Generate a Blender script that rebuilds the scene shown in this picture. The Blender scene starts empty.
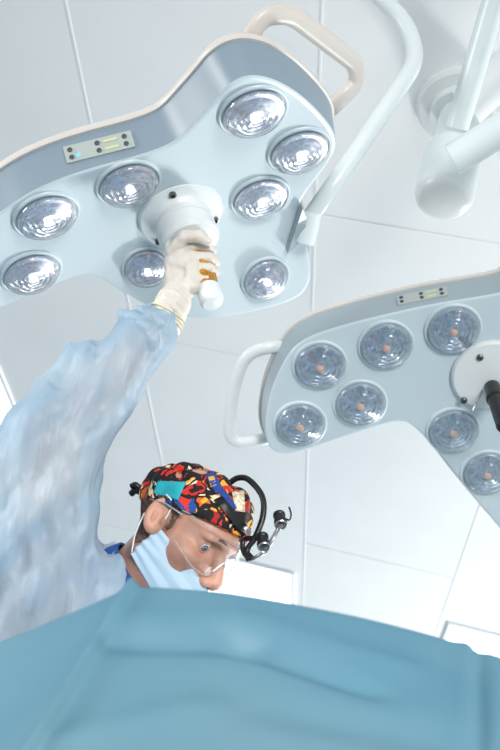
import bpy, bmesh, math, random
import numpy as np
from mathutils import Vector, Matrix
from mathutils.geometry import delaunay_2d_cdt
random.seed(4); np.random.seed(4)
C = bpy.context.scene.collection
PI = math.pi
# ------------------------------------------------------------------ camera
F = 900.0
D1 = Vector((38, 687, 900)).normalized()                 # world +Y seen from the camera
_n = Vector((68, -160, F)).cross(Vector((250, -130, F)))
D2 = _n.cross(D1).normalized()                           # world +X
UP = D2.cross(D1).normalized()                           # world +Z
CAM = Vector((0, 0, 0.95))
def c2w(v):                                              # direction, camera axes (right, down, forward) -> world
    return Vector((v.dot(D2), v.dot(D1), v.dot(UP)))
def P(px, py, z):                                        # point seen at (px,py), z metres in front of the camera
    return CAM + c2w(Vector((px-250, py-375, F))*(z/F))
def ray(px, py): return c2w(Vector((px-250, py-375, F))).normalized()
cam = bpy.data.objects.new('camera', bpy.data.cameras.new('camera')); C.objects.link(cam)
xr, yd, zf = c2w(Vector((1,0,0))), c2w(Vector((0,1,0))), c2w(Vector((0,0,1)))
cam.matrix_world = Matrix.Translation(CAM) @ Matrix((xr, -yd, -zf)).transposed().to_4x4()
cam.data.sensor_width = 36; cam.data.lens = F/750*36; cam.data.clip_start = .02
cam.data.dof.use_dof = True; cam.data.dof.focus_distance = 1.65; cam.data.dof.aperture_fstop = 5.6
bpy.context.scene.camera = cam
# ------------------------------------------------------------------ light
vs = bpy.context.scene.view_settings
vs.view_transform = 'Standard'; vs.look = 'None'; vs.gamma = 1; vs.use_curve_mapping = False
vs.exposure = 0.46
w = bpy.data.worlds.new('room_light'); bpy.context.scene.world = w; w.use_nodes = True
w.node_tree.nodes['Background'].inputs[0].default_value = (.93, .965, 1.0, 1)
w.node_tree.nodes['Background'].inputs[1].default_value = .56
def area(name, loc, target, sx, sy, power, col, spread=180):
    l = bpy.data.lights.new(name, 'AREA'); l.shape = 'RECTANGLE'; l.size = sx; l.size_y = sy; l.energy = power; l.color = col; l.spread = math.radians(spread)
    o = bpy.data.objects.new(name, l); C.objects.link(o); o.location = loc
    o.rotation_euler = (Vector(target)-Vector(loc)).to_track_quat('-Z', 'Y').to_euler(); return o
area('window_daylight', (4.2, 7.2, 1.0), (0, 2.0, 2.6), 1.1, .8, 340, (1, .97, .93))
area('rear_fill', (1.6, -2.4, 1.2), (0, 1.6, 1.6), 1.3, 1.0, 14, (1, .96, .91), 60)  # added fill behind the camera, brightens far light, drape and surgeon; no real source
area('left_fill', (-3.6, -.2, 1.3), (-.4, 1.2, 1.2), 1.0, 1.2, 12, (1, .97, .94), 70)  # added fill from the left for the drape's left panel and gown
# ------------------------------------------------------------------ materials
def lin(c): return tuple(((x/255)/12.92 if x/255 <= .04045 else ((x/255+.055)/1.055)**2.4) for x in c)
def mat(name, rgb, rough=.5, metal=0, noise=0, nscale=20, bump=0, bscale=60, **kw):
    m = bpy.data.materials.new(name); m.use_nodes = True; nt = m.node_tree; b = nt.nodes['Principled BSDF']
    c = lin(rgb); b.inputs['Base Color'].default_value = (*c, 1)
    b.inputs['Roughness'].default_value = rough; b.inputs['Metallic'].default_value = metal
    tc = nt.nodes.new('ShaderNodeTexCoord')
    if noise:
        n = nt.nodes.new('ShaderNodeTexNoise'); n.inputs['Scale'].default_value = nscale; nt.links.new(tc.outputs['Object'], n.inputs['Vector'])
        r = nt.nodes.new('ShaderNodeValToRGB'); r.color_ramp.elements[0].position = .3; r.color_ramp.elements[1].position = .7
        r.color_ramp.elements[0].color = (*[x*(1-noise) for x in c], 1); r.color_ramp.elements[1].color = (*[min(1, x*(1+noise*.5)) for x in c], 1)
        nt.links.new(n.outputs[0], r.inputs[0]); nt.links.new(r.outputs[0], b.inputs['Base Color'])
    if bump:
        n = nt.nodes.new('ShaderNodeTexNoise'); n.inputs['Scale'].default_value = bscale; nt.links.new(tc.outputs['Object'], n.inputs['Vector'])
        n.inputs['Detail'].default_value = 4
        q = nt.nodes.new('ShaderNodeBump'); q.inputs['Strength'].default_value = bump; q.inputs['Distance'].default_value = .01
        nt.links.new(n.outputs[0], q.inputs['Height']); nt.links.new(q.outputs[0], b.inputs['Normal'])
    for k, v in kw.items(): b.inputs[k.replace('_', ' ')].default_value = v
    return m
def emis(name, rgb, s):
    m = bpy.data.materials.new(name); m.use_nodes = True; nt = m.node_tree; b = nt.nodes['Principled BSDF']
    b.inputs['Base Color'].default_value = (*lin(rgb), 1); b.inputs['Emission Color'].default_value = (*lin(rgb), 1); b.inputs['Emission Strength'].default_value = s
    return m
M = dict(
    ceiling=mat('ceiling_paint', (240, 243, 245), .55, noise=.02, nscale=3),
    trim=mat('ceiling_strip', (246, 248, 250), .4),
    floor=mat('floor_vinyl', (150, 166, 174), .4, noise=.06, nscale=4),
    diffuser=emis('light_diffuser', (255, 252, 246), 1.3),
    face=mat('light_face_enamel', (198, 213, 220), .35, noise=.02, nscale=6),
    rim=mat('light_rim_grey', (134, 151, 165), .36, noise=.03, nscale=5),
    rim2=mat('light_rim_silver', (158, 172, 180), .32, noise=.03, nscale=5),
    shell=mat('shell_warm_white', (214, 208, 202), .35, noise=.02),
    white=mat('enamel_white', (222, 228, 229), .3, noise=.02),
    arm=mat('arm_enamel', (222, 232, 234), .28, noise=.02),
    panel=mat('panel_film', (176, 186, 182), .45),
    button=mat('button_dark', (70, 78, 84), .5),
    led=emis('blue_led', (70, 170, 255), 1.3),
    ledy=mat('panel_yellow', (214, 216, 160), .5),
    screw=mat('screw_steel', (120, 118, 112), .3, .9),
    amber=mat('amber_plastic', (214, 150, 30), .2, noise=.5, nscale=90, Transmission_Weight=.2),
    black=mat('black_plastic', (14, 15, 18), .35, bump=.1),
    silver=mat('brushed_silver', (170, 172, 176), .3, .8),
    bulb=emis('bulb_glow', (250, 250, 255), 2.6),
    bulb_off=emis('bulb_warm', (235, 190, 165), .12),
    skin=None, scrubs=mat('blue_scrubs', (36, 84, 160), .8, bump=.2, bscale=300),
    glove=mat('latex_glove', (216, 210, 202), .42, noise=.05, nscale=40, bump=.35, bscale=55, Subsurface_Weight=.1),
    bead=mat('latex_bead', (226, 220, 192), .45),
    mask=mat('mask_fabric', (186, 212, 232), .8, bump=.1, bscale=500, Subsurface_Weight=.05),
    string=mat('white_elastic', (236, 238, 240), .8),
    teal=mat('teal_patch', (42, 176, 190), .8),
    hair=mat('short_hair', (128, 104, 92), .85, noise=.5, nscale=240, bump=.8, bscale=400),
    eye=mat('eye_white', (216, 208, 206), .12), iris=mat('iris_blue', (70, 100, 130), .1), pupil=mat('pupil_black', (8, 8, 10), .05),
)
def skin_material():
    m = mat('skin', (206, 156, 134), .45, bump=.12, bscale=260, Subsurface_Weight=.12)
    nt = m.node_tree; b = nt.nodes['Principled BSDF']; b.inputs['Subsurface Scale'].default_value = .008
    tc = nt.nodes.new('ShaderNodeTexCoord')
    n = nt.nodes.new('ShaderNodeTexNoise'); n.inputs['Scale'].default_value = 26; nt.links.new(tc.outputs['Object'], n.inputs['Vector'])
    mx = nt.nodes.new('ShaderNodeMix'); mx.data_type = 'RGBA'; mx.inputs[6].default_value = (*lin((220, 172, 150)), 1); mx.inputs[7].default_value = (*lin((196, 138, 116)), 1)
    nt.links.new(n.outputs[0], mx.inputs[0])
    # beard stubble: fine dark speckle on the jaw and cheeks (vertex mask)
    at = nt.nodes.new('ShaderNodeAttribute'); at.attribute_name = 'stubble'
    n2 = nt.nodes.new('ShaderNodeTexNoise'); n2.inputs['Scale'].default_value = 420; nt.links.new(tc.outputs['Object'], n2.inputs['Vector'])
    mu = nt.nodes.new('ShaderNodeMath'); mu.operation = 'MULTIPLY'; nt.links.new(at.outputs['Fac'], mu.inputs[0]); nt.links.new(n2.outputs[0], mu.inputs[1])
    m2 = nt.nodes.new('ShaderNodeMix'); m2.data_type = 'RGBA'; nt.links.new(mu.outputs[0], m2.inputs[0]); nt.links.new(mx.outputs[2], m2.inputs[6]); m2.inputs[7].default_value = (*lin((92, 70, 60)), 1)
    nt.links.new(m2.outputs[2], b.inputs['Base Color'])
    return m
M['skin'] = skin_material()
def fabric_thin(name, c1, c2, transp, transl, scale, bump):
    m = bpy.data.materials.new(name); m.use_nodes = True; nt = m.node_tree; nt.nodes.remove(nt.nodes['Principled BSDF'])
    out = nt.nodes['Material Output']; tc = nt.nodes.new('ShaderNodeTexCoord')
    n = nt.nodes.new('ShaderNodeTexNoise'); n.inputs['Scale'].default_value = scale; n.inputs['Detail'].default_value = 5; nt.links.new(tc.outputs['Object'], n.inputs['Vector'])
    r = nt.nodes.new('ShaderNodeValToRGB'); r.color_ramp.elements[0].position = .35; r.color_ramp.elements[1].position = .68
    r.color_ramp.elements[0].color = (*lin(c1), 1); r.color_ramp.elements[1].color = (*lin(c2), 1); nt.links.new(n.outputs[0], r.inputs[0])
    bn = nt.nodes.new('ShaderNodeTexNoise'); bn.inputs['Scale'].default_value = scale*5; bn.inputs['Detail'].default_value = 6; nt.links.new(tc.outputs['Object'], bn.inputs['Vector'])
    bp = nt.nodes.new('ShaderNodeBump'); bp.inputs['Strength'].default_value = bump; bp.inputs['Distance'].default_value = .01; nt.links.new(bn.outputs[0], bp.inputs['Height'])
    d = nt.nodes.new('ShaderNodeBsdfDiffuse'); t = nt.nodes.new('ShaderNodeBsdfTranslucent'); g = nt.nodes.new('ShaderNodeBsdfGlossy'); g.inputs['Roughness'].default_value = .45
    tr = nt.nodes.new('ShaderNodeBsdfTransparent')
    for s in (d, t, g): nt.links.new(bp.outputs[0], s.inputs['Normal'])
    for s in (d, t): nt.links.new(r.outputs[0], s.inputs['Color'])
    a = nt.nodes.new('ShaderNodeMixShader'); a.inputs[0].default_value = transl; nt.links.new(d.outputs[0], a.inputs[1]); nt.links.new(t.outputs[0], a.inputs[2])
    b = nt.nodes.new('ShaderNodeMixShader'); b.inputs[0].default_value = .05; nt.links.new(a.outputs[0], b.inputs[1]); nt.links.new(g.outputs[0], b.inputs[2])
    c = nt.nodes.new('ShaderNodeMixShader'); c.inputs[0].default_value = transp; nt.links.new(b.outputs[0], c.inputs[1]); nt.links.new(tr.outputs[0], c.inputs[2])
    nt.links.new(c.outputs[0], out.inputs['Surface']); return m
M['gown'] = fabric_thin('gown_fabric', (172, 206, 230), (216, 232, 243), .14, .5, 5, .5)
M['drape'] = fabric_thin('drape_fabric', (108, 164, 188), (132, 176, 192), 0, .35, 2.5, .1)
def clear(name, gl, rough, tint=(255, 255, 255), rings=0, prism=0):
    m = bpy.data.materials.new(name); m.use_nodes = True; nt = m.node_tree; nt.nodes.remove(nt.nodes['Principled BSDF'])
    t = nt.nodes.new('ShaderNodeBsdfTransparent'); t.inputs[0].default_value = (*lin(tint), 1); g = nt.nodes.new('ShaderNodeBsdfGlossy'); g.inputs['Roughness'].default_value = rough
    lw = nt.nodes.new('ShaderNodeLayerWeight'); lw.inputs[0].default_value = gl
    mx = nt.nodes.new('ShaderNodeMixShader'); nt.links.new(lw.outputs['Facing'], mx.inputs[0]); nt.links.new(t.outputs[0], mx.inputs[1]); nt.links.new(g.outputs[0], mx.inputs[2])
    if rings:
        tc = nt.nodes.new('ShaderNodeTexCoord'); wv = nt.nodes.new('ShaderNodeTexWave'); wv.wave_type = 'RINGS'; wv.rings_direction = 'Z'
        wv.inputs['Scale'].default_value = rings; wv.inputs['Distortion'].default_value = .6; nt.links.new(tc.outputs['Object'], wv.inputs['Vector'])
        bp = nt.nodes.new('ShaderNodeBump'); bp.inputs['Strength'].default_value = .6; bp.inputs['Distance'].default_value = .003; nt.links.new(wv.outputs[0], bp.inputs['Height']); nt.links.new(bp.outputs[0], g.inputs['Normal'])
    nt.links.new(mx.outputs[0], nt.nodes['Material Output'].inputs['Surface']); return m
M['goggle'] = clear('clear_visor', .22, .05, (246, 250, 252)); M['lens'] = clear('lamp_glass', .46, .08, (240, 244, 250), rings=32)
M['goggle_rim'] = mat('clear_rim', (214, 222, 228), .15, Transmission_Weight=.5)
def reflector_material(name, c1, c2, glow):
    m = bpy.data.materials.new(name); m.use_nodes = True; nt = m.node_tree; b = nt.nodes['Principled BSDF']
    b.inputs['Metallic'].default_value = .75; b.inputs['Roughness'].default_value = .22
    tc = nt.nodes.new('ShaderNodeTexCoord')
    v = nt.nodes.new('ShaderNodeTexVoronoi'); v.inputs['Scale'].default_value = 130; nt.links.new(tc.outputs['Object'], v.inputs['Vector'])
    r = nt.nodes.new('ShaderNodeValToRGB'); r.color_ramp.elements[0].color = (*lin(c1), 1); r.color_ramp.elements[1].color = (*lin(c2), 1)
    nt.links.new(v.outputs['Color'], r.inputs[0]); nt.links.new(r.outputs[0], b.inputs['Base Color'])
    bp = nt.nodes.new('ShaderNodeBump'); bp.inputs['Strength'].default_value = .9; bp.inputs['Distance'].default_value = .004; nt.links.new(v.outputs['Color'], bp.inputs['Height']); nt.links.new(bp.outputs[0], b.inputs['Normal'])
    return m
M['refl_on'] = reflector_material('reflector_bright', (190, 192, 205), (255, 255, 255), 1)
M['refl_off'] = reflector_material('reflector_dim', (172, 186, 198), (244, 248, 250), 0)
def cap_material():
    m = bpy.data.materials.new('printed_cap_cotton'); m.use_nodes = True; nt = m.node_tree; b = nt.nodes['Principled BSDF']; b.inputs['Roughness'].default_value = .8
    tc = nt.nodes.new('ShaderNodeTexCoord'); nz = nt.nodes.new('ShaderNodeTexNoise'); nz.inputs['Scale'].default_value = 30; nt.links.new(tc.outputs['Object'], nz.inputs['Vector'])
    mxv = nt.nodes.new('ShaderNodeMix'); mxv.data_type = 'RGBA'; mxv.inputs[0].default_value = .035
    nt.links.new(tc.outputs['Object'], mxv.inputs[6]); nt.links.new(nz.outputs['Color'], mxv.inputs[7])
    def vor(scale, feat='F1'):
        v = nt.nodes.new('ShaderNodeTexVoronoi'); v.inputs['Scale'].default_value = scale; v.feature = feat; nt.links.new(mxv.outputs[2], v.inputs['Vector']); return v
    def ramp(src, stops):
        r = nt.nodes.new('ShaderNodeValToRGB'); r.color_ramp.interpolation = 'CONSTANT'
        while len(r.color_ramp.elements) < len(stops): r.color_ramp.elements.new(.5)
        for e, (p, c) in zip(r.color_ramp.elements, stops): e.position = p; e.color = (*lin(c), 1)
        nt.links.new(src, r.inputs[0]); return r
    big = vor(38); sep = nt.nodes.new('ShaderNodeSeparateColor'); nt.links.new(big.outputs['Color'], sep.inputs[0])
    base = ramp(sep.outputs[0], [(0, (18, 16, 22)), (.24, (206, 40, 30)), (.52, (226, 98, 36)), (.60, (172, 26, 30)), (.76, (30, 74, 150)), (.84, (232, 216, 180)), (.92, (240, 170, 40))])
    sm = vor(95); sep2 = nt.nodes.new('ShaderNodeSeparateColor'); nt.links.new(sm.outputs['Color'], sep2.inputs[0])
    det = ramp(sep2.outputs[1], [(0, (244, 176, 50)), (.22, (20, 16, 20)), (.5, (216, 50, 36)), (.88, (240, 226, 190))])
    selm = ramp(sep2.outputs[2], [(0, (0, 0, 0)), (.62, (255, 255, 255))])
    mx = nt.nodes.new('ShaderNodeMix'); mx.data_type = 'RGBA'; nt.links.new(selm.outputs[0], mx.inputs[0]); nt.links.new(base.outputs[0], mx.inputs[6]); nt.links.new(det.outputs[0], mx.inputs[7])
    ed = vor(38, 'DISTANCE_TO_EDGE'); em = ramp(ed.outputs['Distance'], [(0, (255, 255, 255)), (.085, (0, 0, 0))])
    m2 = nt.nodes.new('ShaderNodeMix'); m2.data_type = 'RGBA'; nt.links.new(em.outputs[0], m2.inputs[0]); nt.links.new(mx.outputs[2], m2.inputs[6]); m2.inputs[7].default_value = (*lin((16, 14, 18)), 1)
    nt.links.new(m2.outputs[2], b.inputs['Base Color']); return m
M['cap'] = cap_material()
# ------------------------------------------------------------------ object helpers
def mobj(name, verts, faces, m, parent=None, smooth=True, auto=None):
    me = bpy.data.meshes.new(name); me.from_pydata([tuple(v) for v in verts], [], [tuple(int(i) for i in f) for f in faces]); me.update()
    if m: me.materials.append(m)
    if smooth:
        me.polygons.foreach_set('use_smooth', [True]*len(me.polygons))
        if auto: 
            try: me.set_sharp_from_angle(angle=math.radians(auto))
            except Exception: pass
    o = bpy.data.objects.new(name, me); C.objects.link(o)
    if parent: o.parent = parent
    return o
def tag(o, label=None, cat=None, group=None, kind=None):
    if label: o['label'] = label
    if cat: o['category'] = cat
    if group: o['group'] = group
    if kind: o['kind'] = kind
    return o
def empty(name, mw, label, cat, group=None):
    o = bpy.data.objects.new(name, None); C.objects.link(o); o.matrix_world = mw; o.empty_display_size = .05
    return tag(o, label, cat, group)
def frame(origin, z, xhint):
    z = z.normalized(); x = (xhint - z*xhint.dot(z)).normalized(); y = z.cross(x)
    return Matrix.Translation(origin) @ Matrix((x, y, z)).transposed().to_4x4()
def box(vs, fs, lo, hi, mtx=None):
    b = len(vs)
    for k in range(8):
        v = Vector((hi[0] if k & 1 else lo[0], hi[1] if k & 2 else lo[1], hi[2] if k & 4 else lo[2])); vs.append(mtx @ v if mtx else v)
    for f in ((0,2,3,1),(4,5,7,6),(0,1,5,4),(2,6,7,3),(0,4,6,2),(1,3,7,5)): fs.append([b+i for i in f])
def lathe(prof, mtx=None, n=48, vs=None, fs=None, cap=True):
    vs = [] if vs is None else vs; fs = [] if fs is None else fs; b = len(vs)
    for r, z in prof:
        for k in range(n):
            a = 2*PI*k/n; v = Vector((r*math.cos(a), r*math.sin(a), z)); vs.append(mtx @ v if mtx else v)
    for i in range(len(prof)-1):
        for k in range(n): fs.append([b+i*n+k, b+i*n+(k+1) % n, b+(i+1)*n+(k+1) % n, b+(i+1)*n+k])
    if cap:
        fs.append([b+k for k in range(n)][::-1]); fs.append([b+(len(prof)-1)*n+k for k in range(n)])
    return vs, fs
def catmull(pts, sub=8):
    pts = [Vector(p) for p in pts]; q = [pts[0]*2-pts[1]]+pts+[pts[-1]*2-pts[-2]]; out = []
    for i in range(1, len(q)-2):
        for k in range(sub):
            t = k/sub; a, b, c, d = q[i-1], q[i], q[i+1], q[i+2]
            out.append(.5*((2*b)+(c-a)*t+(2*a-5*b+4*c-d)*t*t+(3*b-a-3*c+d)*t**3))
    out.append(pts[-1]); return out
def round_path(pts, rad, n=8):                            # polyline with rounded corners
    pts = [Vector(p) for p in pts]; out = [pts[0]]
    for i in range(1, len(pts)-1):
        a, b, c = pts[i-1], pts[i], pts[i+1]; r = min(rad, (a-b).length*.48, (c-b).length*.48)
        p0 = b+(a-b).normalized()*r; p1 = b+(c-b).normalized()*r
        for k in range(n+1):
            t = k/n; out.append(p0*(1-t)**2+b*2*t*(1-t)+p1*t*t)
    out.append(pts[-1]); return out
def tube(path, r, n=16, ry=None, up=None, vs=None, fs=None):
    vs = [] if vs is None else vs; fs = [] if fs is None else fs; b0 = len(vs); N = len(path)
    nrm = None
    for i, p in enumerate(path):
        t = (path[min(i+1, N-1)]-path[max(i-1, 0)]).normalized()
        if nrm is None:
            h = Vector(up) if up else (Vector((0, 0, 1)) if abs(t.z) < .9 else Vector((1, 0, 0)))
            nrm = (h-t*h.dot(t)).normalized()
        else:
            h = Vector(up) if up else nrm
            nrm = (h-t*h.dot(t)).normalized()
        bn = t.cross(nrm); rr = r[i] if isinstance(r, (list, tuple)) else r; r2 = (ry if ry else rr)
        for k in range(n):
            a = 2*PI*k/n; vs.append(p+nrm*math.cos(a)*rr+bn*math.sin(a)*r2)
    for i in range(N-1):
        for k in range(n): fs.append([b0+i*n+k, b0+i*n+(k+1) % n, b0+(i+1)*n+(k+1) % n, b0+(i+1)*n+k])
    fs.append([b0+k for k in range(n)][::-1]); fs.append([b0+(N-1)*n+k for k in range(n)])
    return vs, fs
# ------------------------------------------------------------------ implicit surfaces
def surface_nets(f, lo, hi, h):
    lo = np.array(lo, float); n = np.ceil((np.array(hi)-lo)/h).astype(int)+1
    ax = [lo[i]+h*np.arange(n[i]) for i in range(3)]
    X, Y, Z = np.meshgrid(*ax, indexing='ij'); V = f(X, Y, Z)
    s = V < 0; m = [k-1 for k in n]
    acc = np.zeros((*m, 3)); cnt = np.zeros(m)
    corners = [(i, j, k) for i in (0, 1) for j in (0, 1) for k in (0, 1)]
    sl = lambda c: tuple(slice(c[i], c[i]+m[i]) for i in range(3))
    for a in corners:
        for d in range(3):
            if a[d] == 0:
                b = list(a); b[d] = 1; va, vb = V[sl(a)], V[sl(b)]; cr = (va < 0) != (vb < 0)
                t = np.where(cr, va/(va-vb+1e-12), 0)
                for e in range(3): acc[..., e] += np.where(cr, a[e]+(t if e == d else 0), 0)
                cnt += cr
    act = cnt > 0; idx = -np.ones(m, int); idx[act] = np.arange(act.sum())
    base = np.stack(np.nonzero(act), 1); verts = lo+h*(base+acc[act]/cnt[act][:, None])
    faces = []
    for d in range(3):
        u, v = [(1, 2), (2, 0), (0, 1)][d]
        sa = [slice(0, n[0]), slice(0, n[1]), slice(0, n[2])]; sb = list(sa); sa[d] = slice(0, n[d]-1); sb[d] = slice(1, n[d])
        A, B = s[tuple(sa)], s[tuple(sb)]; I = np.stack(np.nonzero(A != B), 1)
        I = I[(I[:, u] > 0) & (I[:, v] > 0) & (I[:, u] < n[u]-1) & (I[:, v] < n[v]-1)]
        if not len(I): continue
        def g(du, dv):
            J = I.copy(); J[:, u] -= du; J[:, v] -= dv; return idx[J[:, 0], J[:, 1], J[:, 2]]
        q = np.stack([g(1, 1), g(0, 1), g(0, 0), g(1, 0)], 1)
        fl = ~A[I[:, 0], I[:, 1], I[:, 2]]; q[fl] = q[fl][:, ::-1]; faces.append(q)
    return verts, np.concatenate(faces)
def smin(a, b, k):
    h = np.clip(.5+.5*(b-a)/k, 0, 1); return b*(1-h)+a*h-k*h*(1-h)
def smax(a, b, k): return -smin(-a, -b, k)
def ell(c, r):
    def f(X, Y, Z):
        p, q, s = (X-c[0])/r[0], (Y-c[1])/r[1], (Z-c[2])/r[2]; k = np.sqrt(p*p+q*q+s*s)
        k2 = np.sqrt((p/r[0])**2+(q/r[1])**2+(s/r[2])**2)+1e-9; return k*(k-1)/k2
    return f
def cap_(a, b, ra, rb=None):
    a = np.array(a, float); b = np.array(b, float); rb = ra if rb is None else rb; d = b-a; L = (d*d).sum()
    def f(X, Y, Z):
        t = np.clip(((X-a[0])*d[0]+(Y-a[1])*d[1]+(Z-a[2])*d[2])/L, 0, 1)
        return np.sqrt((X-a[0]-t*d[0])**2+(Y-a[1]-t*d[1])**2+(Z-a[2]-t*d[2])**2)-(ra+(rb-ra)*t)
    return f
def union(k, *fs):
    def f(X, Y, Z):
        v = fs[0](X, Y, Z)
        for g in fs[1:]: v = smin(v, g(X, Y, Z), k)
        return v
    return f
def chain(pts, rs, k=.004): return union(k, *[cap_(pts[i], pts[i+1], rs[i], rs[i+1]) for i in range(len(pts)-1)])
def sdf_obj(name, f, lo, hi, h, m, parent, inv=None):
    v, q = surface_nets(f, lo, hi, h); return mobj(name, v, q, m, parent)
# ------------------------------------------------------------------ the room
ZC = CAM.z+2.1
vs_, fs_ = [], []; box(vs_, fs_, (-6, -3, ZC), (6, 12, ZC+.12)); tag(mobj('ceiling', vs_, fs_, M['ceiling'], smooth=False), kind='structure')
vs_, fs_ = [], []; box(vs_, fs_, (-6, -3, -.1), (6, 12, 0)); tag(mobj('floor', vs_, fs_, M['floor'], smooth=False), kind='structure')
vs_, fs_ = [], []; box(vs_, fs_, (-6, 12, 0), (6, 12.1, ZC)); tag(mobj('wall_back', vs_, fs_, M['ceiling'], smooth=False), kind='structure')
k = 1
def strip(lo, hi):
    global k
    vs_, fs_ = [], []; box(vs_, fs_, (lo[0], lo[1], ZC-.002), (hi[0], hi[1], ZC+.02)); tag(mobj('trim_%d' % k, vs_, fs_, M['trim'], smooth=False), kind='structure'); k += 1
for x in (-4.15, -3.41, -2.66, -1.915, -1.165, -.44, .335, 1.08, 1.83, 2.58): strip((x-.0035, -3), (x+.0035, 12))
for a, b, y in ((-.44, .335, 1.97), (.335, 1.08, 1.97), (-1.165, -.44, 2.78), (-1.915, -1.165, 2.0), (-.44, .335, 4.25), (-1.165, -.44, .4), (.335, 1.08, 3.5), (-1.165, -.44, 5.6), (-1.915, -1.165, 4.6), (.335, 1.08, 5.7), (-2.66, -1.915, 3.1), (-2.66, -1.915, 5.4)):
    strip((a, y-.003), (b, y+.003))
def ceiling_light(x0, x1, y0, y1, label):
    o = empty('ceiling_light', Matrix.Translation(((x0+x1)/2, (y0+y1)/2, ZC)), label, 'ceiling light', 'recessed ceiling lights')
    a, b = (x1-x0)/2, (y1-y0)/2; t = .02
    vs_, fs_ = [], []
    for lo, hi in (((-a, -b), (a, -b+t)), ((-a, b-t), (a, b)), ((-a, -b+t), (-a+t, b-t)), ((a-t, -b+t), (a, b-t))): box(vs_, fs_, (*lo, -.012), (*hi, 0))
    mobj('frame', vs_, fs_, M['trim'], o, False)
    vs_, fs_ = [], []; box(vs_, fs_, (-a+t, -b+t, -.006), (a-t, b-t, -.001)); mobj('diffuser', vs_, fs_, M['diffuser'], o, False)
ceiling_light(-1.15, -.49, 4.63, 5.7, 'bright recessed ceiling light just right of the surgeon\'s face')
ceiling_light(.38, 1.05, 4.78, 5.5, 'bright recessed ceiling light at right above the far edge of the drape')
ceiling_light(-2.6, -1.89, 3.1, 3.75, 'bright recessed ceiling light cut by the left edge behind the raised sleeve')
# ------------------------------------------------------------------ surgical lights
class Head:
    def __init__(s, hub, depth, theta, sdir, k, lobe=None, cdepth=0):
        r = Vector((hub[0]-250, hub[1]-375, F)).normalized(); q = Vector((*sdir, 0)); q = (q-r*q.dot(r)).normalized()
        n = c2w(-r*math.cos(math.radians(theta))+q*math.sin(math.radians(theta)))
        s.M = frame(P(*hub, depth), n, c2w(Vector((1, 0, 0)))); s.I = s.M.inverted(); s.k = k; s.c = cdepth
        s.o = s.I @ CAM; s.lobe = None
        if lobe: s.lobe = [s.uv(p).normalized() for p in lobe]
    def h(s, x, y):
        z = s.k*(x*x+y*y)
        if s.lobe:
            a, b = s.lobe; m = (a+b).normalized(); v = Vector((x, y))
            def dist(u):
                nn = Vector((-u.y, u.x)); nn = nn if nn.dot(m) > 0 else -nn; return v.dot(nn)
            d = min(dist(a), dist(b))
            if d > 0: z += s.c*d
        return z
    def uv(s, p):
        d = (s.I.to_3x3() @ ray(*p)); z = 0.
        for _ in range(25):
            t = (z-s.o.z)/d.z; q = s.o+d*t; z = s.h(q.x, q.y)
        return Vector((q.x, q.y))
    def pt(s, x, y, dz=0): return Vector((x, y, s.h(x, y)+dz))
def chaikin(p, it=2):
    for _ in range(it):
        q = []
        for i in range(len(p)): a, b = p[i], p[(i+1) % len(p)]; q += [a*.75+b*.25, a*.25+b*.75]
        p = q
    return p
def resample(p, step):
    out = []
    for i in range(len(p)):
        a, b = p[i], p[(i+1) % len(p)]; n = max(1, int((b-a).length/step))
        for k in range(n): out.append(a.lerp(b, k/n))
    return out
def offset(p, d):
    out = []; n = len(p); A = sum(p[i].x*p[(i+1) % n].y-p[(i+1) % n].x*p[i].y for i in range(n)); s = 1 if A > 0 else -1
    for i in range(n):
        t = (p[(i+2) % n]-p[i-2]).normalized(); out.append(p[i]+Vector((t.y, -t.x))*s*d)
    return out, s
def build_head(H, px, root, rims, T, flare, rim_m):
    poly = resample(chaikin([H.uv(p) for p in px], 2), .012); n = len(poly)
    _, sg = offset(poly, 0)
    # face
    inner = offset(poly, -.008)[0]
    pts = list(inner); nb = len(pts)
    xs = [p.x for p in pts]; ys = [p.y for p in pts]
    def inside(q, ring):
        c = False; j = len(ring)-1
        for i in range(len(ring)):
            a, b = ring[i], ring[j]
            if (a.y > q.y) != (b.y > q.y) and q.x < (b.x-a.x)*(q.y-a.y)/(b.y-a.y)+a.x: c = not c
            j = i
        return c
    ins = offset(poly, -.025)[0]; g = .022
    x = min(xs)
    while x < max(xs):
        y = min(ys)
        while y < max(ys):
            q = Vector((x, y))
            if inside(q, ins): pts.append(q)
            y += g
        x += g
    r = delaunay_2d_cdt(pts, [(i, (i+1) % nb) for i in range(nb)], [], 1, 1e-5)
    vs_ = [H.pt(v.x, v.y) for v in r[0]]; fs_ = []
    for f in r[2]:
        a, b, c = [r[0][i] for i in f[:3]]
        fs_.append(f if (b-a).cross(c-a) > 0 else f[::-1])
    face = mobj('face_panel', vs_, fs_, M['face'], root, auto=12)
    def rings(name, prof, m, close=False, label=None):
        vs_, fs_ = [], []
        for d, z in prof:
            o = offset(poly, d)[0]; vs_ += [H.pt(a.x, a.y, z) if z > -.02 else Vector((a.x, a.y, H.h(poly[i].x, poly[i].y)+z)) for i, a in enumerate(o)]
        for i in range(len(prof)-1):
            for j in range(n):
                q = [i*n+j, i*n+(j+1) % n, (i+1)*n+(j+1) % n, (i+1)*n+j]; fs_.append(q[::-1] if sg > 0 else q)
        if close:
            b = (len(prof)-1)*n; f = [b+j for j in range(n)]; fs_.append(f[::-1] if sg > 0 else f)
        o = mobj(name, vs_, fs_, m, root, auto=35)
        if label: o['label'] = label
        return o
    rings('face_edge', [(-.008, 0), (-.003, -.0008), (0, -.004)], M['face'])
    rings('side_rim', [(0, -.004), (flare*.85, -T*.9), (flare, -T)], rim_m)
    rings('back_shell', [(flare, -T), (flare+.004, -T), (flare+.006, -T-.004), (flare+.005, -T-.012), (flare-.02, -T-.035), (flare-.07, -T-.045)], M['shell'], True)
    return poly
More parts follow.
